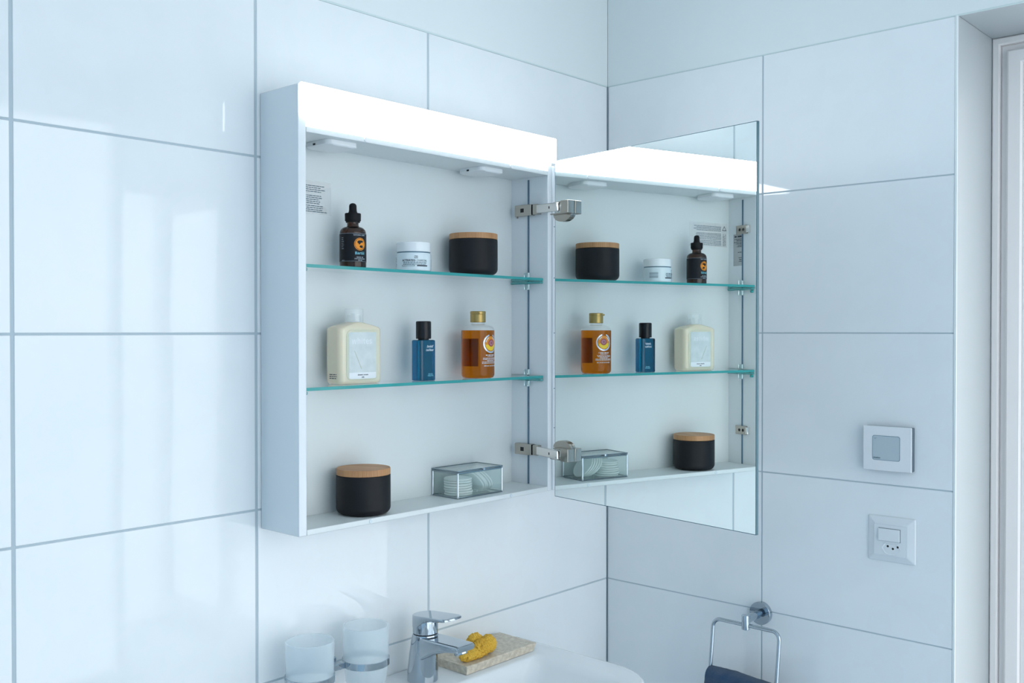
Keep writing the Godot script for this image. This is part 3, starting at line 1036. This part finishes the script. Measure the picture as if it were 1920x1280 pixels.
func gel_bottle() -> void:
	var o := thing("gel_bottle", Vector3(-0.5212, S2 + 0.0001, 0.0655), "round clear bottle of amber shower gel with matt gold cap and fruit emblem", "bottle")
	var r := 0.0333
	var shell := [[r - 0.0012, 0.0954], [r, 0.0956]]
	for i in 9:
		var a := PI / 2 * (i + 1) / 9.0
		shell.append([0.0145 + (r - 0.0145) * cos(a), 0.0956 + 0.0115 * sin(a)])
	shell.append_array([[0.0132, 0.1085], [0.0132, 0.1115], [0.0, 0.1115]])
	part("bottle_shell", lathe(shell, 64), "bottle_clear", o)
	part("shower_gel", lathe([[0.0, 0.0], [0.026, 0.0], [0.0305, 0.0012], [r - 0.0006, 0.0048], [r, 0.008], [r, 0.0945], [r - 0.0005, 0.0953], [0.0, 0.0951]], 64), "orange_gel", o)
	var cap := part("gold_cap", lathe([[0.0, 0.1112], [0.0148, 0.1112], [0.0155, 0.1118], [0.0155, 0.1268], [0.0151, 0.1272], [0.0151, 0.1278], [0.0156, 0.1282], [0.0156, 0.1326], [0.0146, 0.1336], [0.0, 0.1336]], 48), "gold_cap", o)
	part("cap_thumb_tab", moved(box(Vector3.ZERO, Vector3(0.008, 0.004, 0.003), 0.001), Vector3(-0.0105, 0.1296, 0.0118)), "gold_cap", cap)
	var s := r + 0.0003
	# the printed label on the back of the bottle shows darker through the gel
	part("back_label", wrap_print(span(-0.022, 0.022, -0.028, 0.028, 0, 0.0001, 0.0), s, 171, 0.0505), "gel_label_back", o)
	var c := 4.0
	var y := 0.0690
	part("emblem_ring", wrap_print(prism(arc_band(0.0158, 0.0186, 106, 434, 0, 0, 48), 0, 0.0001), s, c, y), "print_silver", o)
	var em := part("emblem_fruit", wrap_print(prism(disc2(0.0146, 0, 0, 40), 0, 0.00012), s, c, y), "fruit_orange", o)
	var yl := PackedVector2Array()
	for i in 33:
		var a := PI + PI * i / 32
		yl.append(Vector2(0.0135 * cos(a), 0.0135 * sin(a) - 0.0002))
	for i in 9:
		var u := i / 8.0
		yl.append(Vector2(lerpf(0.0125, -0.0125, u), -0.004 + 0.0024 * sin(u * 9.0)))
	part("fruit_half", wrap_print(prism(yl, 0, 0.0001), s + 0.00013, c, y), "fruit_yellow", em)
	part("fruit_core", wrap_print(prism(disc2(0.0082, 0.001, 0.0012, 30, 0.9), 0, 0.0001), s + 0.0002, c, y), "fruit_red", em)
	part("fruit_core", wrap_print(prism(disc2(0.0068, 0.001, 0.0012, 30, 0.9), 0, 0.0001), s + 0.00028, c, y), "fruit_purple", em)
	var sd := PackedVector3Array()
	for i in 9:
		var a := TAU * i / 9
		sd.append_array(wrap_print(prism(disc2(0.0011, 0.001 + 0.0042 * cos(a), 0.0012 + 0.0036 * sin(a), 10), 0, 0.0001), s + 0.00035, c, y))
	part("fruit_seeds", sd, "fruit_pink", em)
	part("emblem_glint", wrap_print(prism(arc_band(0.0122, 0.0138, 118, 168), 0, 0.0001), s + 0.0002, c, y), "print_white", em)
	part("emblem_glint", wrap_print(prism(arc_band(0.0122, 0.0138, 30, 66), 0, 0.0001), s + 0.0002, c, y), "print_white", em)
	var t := PackedVector3Array()
	t.append_array(wrap_print(small_print(0.026, 1, 0.003, 0.0017, 91, 0.0), s, c, 0.0462))
	t.append_array(wrap_print(small_print(0.018, 1, 0.003, 0.0010, 92, 0.0), s, c, 0.0432))
	t.append_array(wrap_print(small_print(0.038, 2, 0.0026, 0.0011, 93, 0.1), s, c, 0.0402))
	t.append_array(wrap_print(small_print(0.020, 1, 0.003, 0.0011, 94, 0.0), s, c, 0.0352))
	t.append_array(wrap_print(small_print(0.042, 2, 0.0026, 0.0011, 95, 0.1), s, c, 0.0328))
	t.append_array(wrap_print(letters("250 ml  8.4 US FL OZ", 0.0026, false, true, 0.0, 0.034), s, c, 0.0252))
	part("small_print", t, "print_white", o)


func cotton_box() -> void:
	var o := thing("glass_box", Vector3(-0.5322, FLR + 0.0001, 0.0472), "clear glass trinket box with chrome edges, filled with cotton pads", "box", "", -1.2)
	var W := 0.1262
	var D := 0.0758
	var H := 0.0555
	var e := 0.0032
	var t := PackedVector3Array()
	for y in [e / 2, H - 0.0058]:
		for s in [-1.0, 1.0]:
			t.append_array(box(Vector3(0, y, s * (D - e) / 2), Vector3(W, e, e), 0.0006))
			t.append_array(box(Vector3(s * (W - e) / 2, y, 0), Vector3(e, e, D - 2 * e), 0.0006))
	for sx in [-1.0, 1.0]:
		for sz in [-1.0, 1.0]:
			part("corner_post", box(Vector3(sx * (W - e) / 2, (H - 0.0046) / 2, sz * (D - e) / 2), Vector3(e + 0.0006, H - 0.0046, e + 0.0006), 0.0012), "chrome_highlit", o, 60)
	part("metal_frame", t, "chrome_darkened", o)
	part("glass_pane", span(-W / 2 + e, W / 2 - e, 0.0012, 0.0022, -D / 2 + e, D / 2 - e, 0.0), "box_glass", o)
	for s in [-1.0, 1.0]:
		part("glass_pane", box(Vector3(0, (H - 0.004) / 2, s * (D - e) / 2), Vector3(W - 2 * e, H - 0.011, 0.001), 0.0), "box_glass", o)
		part("glass_pane", box(Vector3(s * (W - e) / 2, (H - 0.004) / 2, 0), Vector3(0.001, H - 0.011, D - 2 * e), 0.0), "box_glass", o)
	var lt := PackedVector3Array()
	var y2 := H - 0.0022
	for s in [-1.0, 1.0]:
		lt.append_array(box(Vector3(0, y2, s * (D - e) / 2), Vector3(W, 0.0026, e), 0.0006))
		lt.append_array(box(Vector3(s * (W - e) / 2, y2, 0), Vector3(e, 0.0026, D - 2 * e), 0.0006))
	var lid := part("hinged_lid", lt, "chrome_darkened", o)
	part("lid_pane", box(Vector3(0, y2, 0), Vector3(W - 2 * e, 0.001, D - 2 * e), 0.0), "box_glass", lid)
	part("lid_knob", moved(turned(lathe([[0, 0], [0.0017, 0.0], [0.0017, 0.003], [0.0028, 0.0042], [0.0026, 0.0062], [0, 0.007]], 20), Vector3.RIGHT, 90), Vector3(0.004, y2, D / 2)), "chrome", lid)
	# cotton pads: a flat pile on the left, a leaning row on the right
	var r := 0.0282
	var rings := []
	for q in [[0.0, 0.0], [0.92, 0.0], [0.985, 0.0008], [1.0, 0.0021], [0.985, 0.0034], [0.93, 0.0043], [0.5, 0.0047], [0.0, 0.0048]]:
		rings.append(circle(r * q[0], q[1], 40))
	var pad := MeshInstance3D.new()
	pad.mesh = mesh(loft(rings))
	pad.material_override = M["cotton"]
	var order := ["bottom", "second from the bottom", "third from the bottom", "fourth, middle", "third from the top", "second from the top", "topmost"]
	var row := ["leftmost", "second from the left", "middle", "second from the right", "rightmost"]
	var base := o.position + Vector3(0, 0.0023, 0)
	for i in 12:
		var p: MeshInstance3D = pad.duplicate() if i else pad
		p.name = numbered("cotton_pad")
		if i < 7:
			p.position = base + Vector3(-0.0288 + rng.randf_range(-0.0006, 0.0010), i * 0.0049, 0.002 + rng.randf_range(-0.0022, 0.0022))
			p.rotation_degrees = Vector3(rng.randf_range(-0.5, 0.5), rng.randf() * 360.0, rng.randf_range(-0.5, 0.5))
			tag(p, "%s white cotton pad of the flat pile in the glass box" % order[i], "cotton pad", "cotton pads in the glass box")
		else:
			var k := i - 7
			var tilt := 40.0 - k * 0.7
			var ang := deg_to_rad(tilt)
			# the pad's face normal points to the left and a little down
			var foot := Vector3(0.0300 + k * 0.0060, 0.0002, 0.003 + rng.randf_range(-0.001, 0.001))
			p.position = base + foot + Vector3(-sin(ang) * r, cos(ang) * r + 0.0034, 0)
			p.rotation_degrees = Vector3(0, rng.randf_range(-5, 5), 90.0 + tilt)
			tag(p, "%s white cotton pad of the leaning row in the glass box" % row[k], "cotton pad", "cotton pads in the glass box")
		add_child(p)


# =====================================================================  basin, tap, stone tray, sponge
const BY := -0.657


func build_basin() -> void:
	var o := thing("washbasin", Vector3(-0.6805, BY, 0.0), "white ceramic washbasin with rounded front corners below the cabinet", "washbasin")
	var n := 8
	var ring := func(x0: float, x1: float, z0: float, z1: float, rb: float, rf: float, y: float) -> PackedVector3Array:
		var p := PackedVector3Array()
		for c in 4:
			var r := rf if c < 2 else rb
			var ox := x1 - r if c == 0 or c == 3 else x0 + r
			var oz := z1 - r if c < 2 else z0 + r
			for i in n + 1:
				var a := PI / 2 * (c + float(i) / n)
				p.append(Vector3(ox + r * cos(a), y, oz + r * sin(a)))
		return p
	var W := 0.3305
	var rings := [
		ring.call(-0.20, 0.20, 0.004, 0.26, 0.02, 0.09, -0.15),
		ring.call(-0.29, 0.29, 0.002, 0.37, 0.02, 0.11, -0.11),
		ring.call(-W + 0.004, W - 0.004, 0.001, 0.405, 0.025, 0.12, -0.03),
		ring.call(-W, W, 0.001, 0.41, 0.028, 0.12, -0.012),
		ring.call(-W + 0.001, W - 0.001, 0.001, 0.409, 0.03, 0.12, -0.004),
		ring.call(-W + 0.005, W - 0.005, 0.002, 0.405, 0.03, 0.118, -0.0006),
		ring.call(-W + 0.010, W - 0.010, 0.004, 0.400, 0.03, 0.115, 0.0),
		ring.call(-W + 0.030, W - 0.050, 0.125, 0.385, 0.02, 0.10, -0.0004),
		ring.call(-W + 0.036, W - 0.062, 0.131, 0.378, 0.02, 0.09, -0.004),
		ring.call(-W + 0.046, W - 0.078, 0.138, 0.368, 0.03, 0.085, -0.014),
		ring.call(-W + 0.08, W - 0.12, 0.150, 0.345, 0.04, 0.075, -0.06),
		ring.call(-W + 0.14, W - 0.17, 0.165, 0.315, 0.05, 0.06, -0.095),
		ring.call(-0.06, 0.05, 0.215, 0.275, 0.02, 0.02, -0.104),
	]
	part("ceramic_bowl", loft(rings), "sanitary_ceramic", o, 50)
	part("waste_plug", moved(lathe([[0, 0], [0.03, 0], [0.031, 0.002], [0.028, 0.004], [0, 0.0045]], 32), Vector3(-0.005, -0.1035, 0.245)), "chrome", o)


func build_basin_things() -> void:
	# mixer tap: own +z points away from the wall
	var o := thing("basin_mixer", Vector3(-0.6725, BY + 0.0002, 0.0655), "chrome single-lever basin mixer tap beside the stone tray", "tap")
	var rings := []
	for e in [[0.0292, 0.0, 0.0], [0.0294, 0.001, 0.0], [0.0288, 0.02, 0.0005], [0.0272, 0.05, 0.003], [0.0258, 0.075, 0.006], [0.0248, 0.0875, 0.008], [0.0236, 0.0895, 0.0082]]:
		rings.append(circle(e[0], e[1], 56, 0.0, e[2]))
	part("tap_body", loft(rings), "chrome", o, 50)
	# spout: flat-topped arm
	var sec := []
	for e in [[0.004, 0.0620, 0.046, 0.050], [0.03, 0.0690, 0.0475, 0.037], [0.055, 0.0760, 0.048, 0.024], [0.085, 0.0812, 0.0475, 0.0155], [0.112, 0.0836, 0.0465, 0.0125], [0.1165, 0.0834, 0.0440, 0.010]]:
		sec.append(xf(rrect(e[2], e[3], 0.005, 0.0, 4), Transform3D(Basis(Vector3.RIGHT, -PI / 2), Vector3(0, e[1], e[0]))))
	part("spout", loft(sec), "chrome", o, 50)
	part("aerator", xf(lathe([[0, 0.001], [0.0125, 0.001], [0.0125, 0.008], [0.0115, 0.0095], [0, 0.0095]], 32), Transform3D(Basis(Vector3.RIGHT, deg_to_rad(160)), Vector3(0, 0.0786, 0.101))), "chrome", o)
	var lever := []
	for e in [[0.0234, 0.0915], [0.0240, 0.0925], [0.0240, 0.117], [0.0236, 0.1185]]:
		lever.append(circle(e[0], e[1], 56, 0.0, 0.008))
	var h := part("lever_hub", loft(lever), "chrome", o, 50)
	part("hub_gap", lathe([[0, 0], [0.0225, 0], [0.0225, 0.003], [0, 0.003]], 40), "dark_slot", h).position = Vector3(0, 0.0892, 0.008)
	# the lever: a hood over the hub that runs out in a flat tip
	var plan := PackedVector2Array()
	for i in 17:
		var an := PI + PI * i / 16
		plan.append(Vector2(0.0247 * cos(an), 0.008 + 0.0247 * sin(an)))
	for q in [[0.0244, 0.03], [0.0241, 0.055], [0.0236, 0.076], [0.0215, 0.0825], [0.0165, 0.0852], [0.006, 0.0866], [-0.006, 0.0866], [-0.0165, 0.0852], [-0.0215, 0.0825], [-0.0236, 0.076], [-0.0241, 0.055], [-0.0244, 0.03]]:
		plan.append(Vector2(q[0], q[1]))
	var ls := []
	for e in [[0.965, 0.0, 0.0], [1.0, 0.0, 0.0012], [1.0, 1.0, -0.0012], [0.965, 1.0, 0.0]]:
		var p := PackedVector3Array()
		for q in plan:
			var top := 0.1245 + (q.y + 0.0167) * 0.09
			var low := lerpf(0.1015, top - 0.0058, smoothstep(-0.005, 0.042, q.y))
			p.append(Vector3(q.x * e[0], lerpf(low, top, e[1]) + e[2], 0.02 + (q.y - 0.02) * e[0]))
		ls.append(p)
	part("lever_handle", loft(ls), "chrome", o, 35)
	# stone tray
	var s := thing("stone_tray", Vector3(-0.502, BY + 0.0003, 0.0612), "rectangular beige travertine tray lying on the back ledge of the basin", "tray")
	var tr := []
	for e in [[0.0, 0.0, -0.0100], [0.0008, 0.0008, -0.0095], [0.0008, 0.0145, 0.0], [0.0, 0.0158, 0.0]]:
		var hi: float = 0.1045 + e[2]    # the right end is cut back underneath
		var p := PackedVector3Array()
		for q in [[hi - 0.0008 + e[0], 0.0525], [hi + e[0] - 0.0008, -0.0525], [-0.1, -0.0525], [-0.1, 0.0525]]:
			p.append(Vector3(q[0], e[1], q[1] + signf(q[1]) * (e[0] - 0.0008)))
		tr.append(p)
	part("stone_slab", loft(tr), "travertine", s, 20)
	# natural sponge
	var sp := thing("sea_sponge", Vector3(-0.5385, BY + 0.0163, 0.0805), "lumpy yellow natural sponge lying on the stone tray behind the tap spout", "sponge")
	part("sponge_body", sponge_shape(), "sponge_yellow", sp, 60)


func sponge_shape() -> PackedVector3Array:
	var nz := FastNoiseLite.new()
	nz.seed = 8
	nz.frequency = 210.0
	nz.noise_type = FastNoiseLite.TYPE_CELLULAR
	nz.cellular_return_type = FastNoiseLite.RETURN_DISTANCE
	nz.fractal_type = FastNoiseLite.FRACTAL_NONE
	var fine := FastNoiseLite.new()
	fine.seed = 6
	fine.frequency = 420.0
	var nl := FastNoiseLite.new()
	nl.seed = 4
	nl.frequency = 45.0
	var lobes := [[Vector3(-0.026, 0.010, 0.010), Vector3(0.034, 0.012, 0.015)], [Vector3(0.002, 0.017, 0.008), Vector3(0.024, 0.017, 0.018)], [Vector3(0.027, 0.018, 0.005), Vector3(0.017, 0.019, 0.019)], [Vector3(0.010, 0.021, -0.018), Vector3(0.021, 0.019, 0.016)]]
	var c := Vector3(0.004, 0.014, 0.002)
	var nu := 190
	var nv := 110
	var rings := []
	for j in nv + 1:
		var th := PI * j / nv
		var ring := PackedVector3Array()
		for i in nu:
			var d := Vector3(sin(th) * cos(TAU * i / nu), cos(th), sin(th) * sin(TAU * i / nu))
			var best := 0.0
			for l in lobes:    # farthest hit of the ray with each lobe, blended
				var oc: Vector3 = (c - l[0]) / l[1]
				var dd: Vector3 = d / l[1]
				var A := dd.dot(dd)
				var B := oc.dot(dd)
				var disc := B * B - A * (oc.dot(oc) - 1.0)
				if disc > 0.0:
					best += pow(maxf((-B + sqrt(disc)) / A, 0.0) * 20.0, 7.0)
			best = pow(best, 1.0 / 7.0) / 20.0
			var p := c + d * maxf(best, 0.006)
			var off := nl.get_noise_3dv(p) * 0.004 + (nz.get_noise_3dv(p)) * 0.0052 + fine.get_noise_3dv(p) * 0.0014
			p += d * off
			p.y = maxf(p.y, 0.0)
			ring.append(p)
		rings.append(ring)
	return loft(rings, false, false)


func build_tumblers() -> void:
	var z := 0.070
	var xs := [-0.9358, -0.8140]
	var h := thing("tumbler_holder", Vector3(-0.875, -0.5905, 0.0), "chrome double wall holder with two rings carrying frosted tumblers", "holder")
	part("wall_plate", moved(turned(lathe([[0, 0.0004], [0.022, 0.0004], [0.0225, 0.001], [0.0225, 0.011], [0.0215, 0.012], [0, 0.012]], 40), Vector3.RIGHT, 90), Vector3(0, 0.0065, 0)), "chrome", h)
	part("cross_bar", box(Vector3(0, 0.0065, 0.028), Vector3(0.05, 0.0125, 0.009), 0.0018), "chrome", h)
	part("bar_stem", box(Vector3(0, 0.0065, 0.017), Vector3(0.014, 0.0115, 0.016), 0.0015), "chrome", h)
	part("ring_link", box(Vector3(0, 0.0058, 0.0600), Vector3(0.0400, 0.0115, 0.0085), 0.0014), "chrome", h)
	part("link_stem", box(Vector3(0, 0.0058, 0.044), Vector3(0.012, 0.0105, 0.026), 0.0012), "chrome", h)
	for k in 2:
		var cx: float = xs[k] + 0.875
		var rs := []
		for e in [[0.0424, 0.0], [0.0424, 0.0115], [0.0404, 0.0115], [0.0404, 0.0]]:
			rs.append(moved(circle(e[0], e[1], 64), Vector3(cx, 0, z)))
		part("holder_ring", loft(rs, false, false, true), "chrome", h)
	for k in 2:
		var t := thing("tumbler", Vector3(xs[k], -0.6265, z), ["frosted glass tumbler in the left ring of the wall holder", "frosted glass tumbler in the right ring of the wall holder, next to the tap"][k], "tumbler", "frosted tumblers in the wall holder")
		part("glass_wall", lathe([[0.0, 0.0], [0.031, 0.0], [0.034, 0.002], [0.036, 0.008], [0.0385, 0.032], [0.0401, 0.048], [0.0410, 0.104], [0.0408, 0.1055], [0.0386, 0.1055], [0.0383, 0.104], [0.0376, 0.048], [0.036, 0.034], [0.0335, 0.012], [0.030, 0.0085], [0.0, 0.008]], 64), "frosted_glass", t)


# =====================================================================  fittings on the right wall (own +z points into the room)
func build_wall_fittings() -> void:
	var th := thing("thermostat", Vector3(0, -0.2268, 0.6925), "square white wall thermostat with grey touch field, above the power socket", "thermostat", "", -90)
	part("back_box", span(-0.0455, 0.0482, -0.0425, 0.0430, 0.0003, 0.0115, 0.001), "thermo_side", th)
	part("cover_frame", span(-0.0475, 0.0475, -0.0437, 0.0437, 0.0120, 0.0162, 0.001), "thermo_aluminium", th, 60)
	part("touch_seam", moved(prism(round_poly(0.0545, 0.0485, 0.004), 0.0, 0.0002), Vector3(-0.0015, 0.001, 0.0162)), "seam_blue", th)
	var f := part("touch_field", moved(prism(round_poly(0.0528, 0.0468, 0.0035), 0.0, 0.0004), Vector3(-0.0015, 0.001, 0.0162)), "thermo_glass", th)
	part("lettering", moved(letters("Danfoss", 0.0027, true, true, 0.25), Vector3(-0.0195, -0.0185, 0.0168)), "print_grey", f)
	part("lettering", moved(letters("21°", 0.0022, false, false), Vector3(-0.0225, 0.0195, 0.0168)), "print_grey", f)
	var s := thing("power_socket", Vector3(0, -0.4066, 0.6980), "flush white wall plate with rocker switch and three-pin socket", "socket", "", -90)
	var rr := []
	for e in [[0.0936, 0.0896, 0.0006], [0.0936, 0.0896, 0.0016], [0.0905, 0.0865, 0.0034], [0.0650, 0.0632, 0.0072], [0.0635, 0.0617, 0.0072]]:
		rr.append(xf(rrect(e[0], e[1], 0.003, 0.0), Transform3D(Basis(Vector3.RIGHT, PI / 2), Vector3(-0.0005, 0, e[2]))))
	part("cover_frame", loft(rr), "plate_plastic", s, 25)
	part("insert_seam", moved(prism(round_poly(0.0624, 0.0606, 0.001), 0, 0.0001), Vector3(-0.0022, -0.0014, 0.0072)), "seam_pale", s)
	part("insert_plate", moved(prism(round_poly(0.0620, 0.0602, 0.001), 0, 0.0007), Vector3(-0.0022, -0.0014, 0.0072)), "plate_plastic", s)
	part("rocker_gap", span(-0.0245, 0.0187, -0.0036, 0.0223, 0.0079, 0.0081, 0.0), "thermo_side", s)
	part("rocker_switch", xf(box(Vector3.ZERO, Vector3(0.0418, 0.0242, 0.0032), 0.0006), Transform3D(Basis(Vector3.UP, deg_to_rad(1.4)), Vector3(-0.0033, 0.0093, 0.0094))), "plate_plastic", s)
	# hexagonal well of the socket
	var hexa := PackedVector2Array()
	for q in [[-0.0192, 0.0], [-0.0125, -0.0105], [-0.006, -0.0128], [0.006, -0.0128], [0.0125, -0.0105], [0.0192, 0.0], [0.0125, 0.0095], [-0.0125, 0.0095]]:
		hexa.append(Vector2(q[0], q[1]))
	var outer := []
	for e in [[1.0, 0.0079], [1.0, 0.0086], [0.94, 0.0086], [0.86, 0.0080]]:
		var p := PackedVector3Array()
		for q in hexa:
			p.append(Vector3(q.x * e[0] + 0.0005, q.y * e[0] - 0.0168, e[1]))
		outer.append(p)
	var w := part("socket_well", loft(outer), "plate_plastic", s, 20)
	for q in [[-0.0058, -0.0128], [0.0042, -0.0168], [0.0138, -0.0124]]:
		part("pin_hole_collar", moved(turned(lathe([[0, 0], [0.0032, 0], [0.0032, 0.0003], [0, 0.0003]], 18), Vector3.RIGHT, 90), Vector3(q[0], q[1], 0.0080)), "jar_white", w)
		part("pin_hole", moved(turned(lathe([[0, 0], [0.0022, 0], [0.0022, 0.0003], [0, 0.0003]], 18), Vector3.RIGHT, 90), Vector3(q[0], q[1], 0.0083)), "dark_slot", w)
	# towel ring
	var r := thing("towel_ring", Vector3(0, -0.605, 0.4165), "chrome square towel ring on a round wall rose, holding the navy towel", "towel ring", "", -90)
	part("wall_rose", turned(lathe([[0, 0.0004], [0.0238, 0.0004], [0.0245, 0.0012], [0.0245, 0.0108], [0.0236, 0.0118], [0, 0.0118]], 56), Vector3.RIGHT, 90), "chrome", r)
	part("rose_neck", moved(turned(lathe([[0, 0], [0.0052, 0], [0.0052, 0.012], [0, 0.012]], 24), Vector3.RIGHT, 90), Vector3(0, 0, 0.0116)), "chrome", r)
	part("post", tube(PackedVector3Array([Vector3(0, 0.0, 0.022), Vector3(0, 0.0, 0.026), Vector3(0, 0.0, 0.066), Vector3(0, 0.0, 0.0695)]), 0.0088, 28), "chrome", r, 50)
	part("pivot_sleeve", moved(lathe([[0, -0.0205], [0.0085, -0.0205], [0.0089, -0.0198], [0.0089, 0.0085], [0.0082, 0.0095], [0, 0.0095]], 32), Vector3(0, 0, 0.0712)), "chrome", r)
	var path := PackedVector3Array()
	var hw := 0.0775
	var y1 := -0.0115
	var y0 := -0.150
	var rad := 0.017
	for c in [[hw - rad, y1 - rad, 0.0], [-hw + rad, y1 - rad, 90.0], [-hw + rad, y0 + rad, 180.0], [hw - rad, y0 + rad, 270.0]]:
		for i in 9:
			var an := deg_to_rad(c[2] + 90.0 * i / 8)
			var q := Vector2(c[0] + rad * cos(an), c[1] + rad * sin(an))
			path.append(Vector3(q.x, q.y, 0.0712 + (y1 - q.y) * 0.12))
	part("square_ring", tube(path, 0.0042, 18, true), "chrome", r, 50)


func build_towel() -> void:
	# folded over the lower bar of the ring; own +x runs along the bar
	var o := thing("towel", Vector3(-0.0878, -0.755, 0.4165), "navy blue terry towel folded over the chrome towel ring", "towel", "", -90)
	var nz := FastNoiseLite.new()
	nz.seed = 3
	nz.frequency = 22.0
	var rings := []
	var n := 26
	for i in n + 1:
		var u := float(i) / n
		var x := lerpf(-0.0775, 0.0735, u)
		var fat := 1.0 - 0.22 * pow(absf(u * 2 - 1), 6.0)
		var lift := 0.011 + 0.003 * sin(u * 3.4 + 0.9)
		var p := PackedVector3Array()
		var outer := PackedVector2Array()
		outer.append(Vector2(0.032, -0.30))
		outer.append(Vector2(0.033, -0.15))
		outer.append(Vector2(0.031, -0.06))
		for k in 13:
			var a := PI * k / 12
			outer.append(Vector2(0.025 * cos(a), 0.002 + 0.025 * sin(a)))
		outer.append(Vector2(-0.030, -0.06))
		outer.append(Vector2(-0.032, -0.15))
		outer.append(Vector2(-0.031, -0.27))
		outer.append(Vector2(-0.010, -0.27))
		outer.append(Vector2(-0.0085, -0.06))
		for k in 7:
			var a := PI - PI * k / 6
			outer.append(Vector2(0.0062 * cos(a), 0.0062 * sin(a)))
		outer.append(Vector2(0.0085, -0.06))
		outer.append(Vector2(0.010, -0.30))
		for q in outer:
			var w := nz.get_noise_3d(x, q.y, q.x) * 0.0032
			var big := q.length() > 0.02
			p.append(Vector3(x * (1.0 + (0.09 * clampf(-q.y / 0.06, 0.0, 1.0))), q.y + (lift + w if q.y > -0.02 and big else 0.0), q.x * fat + (w if big else 0.0)))
		rings.append(p)
	# closed end caps follow the outline of the fold
	var t := loft(rings, false, false)
	for e in [0, n]:
		var poly := PackedVector2Array()
		for q in rings[e]:
			poly.append(Vector2(q.z, q.y))
		var idx := Geometry2D.triangulate_polygon(poly)
		for k in range(0, idx.size(), 3):
			var a: Vector3 = rings[e][idx[k]]
			var b: Vector3 = rings[e][idx[k + 1]]
			var c: Vector3 = rings[e][idx[k + 2]]
			if ((c - a).cross(b - a).x > 0.0) == (e == n):
				t.append_array([a, b, c])
			else:
				t.append_array([a, c, b])
	part("terry_cloth", t, "navy_terry", o, 60)
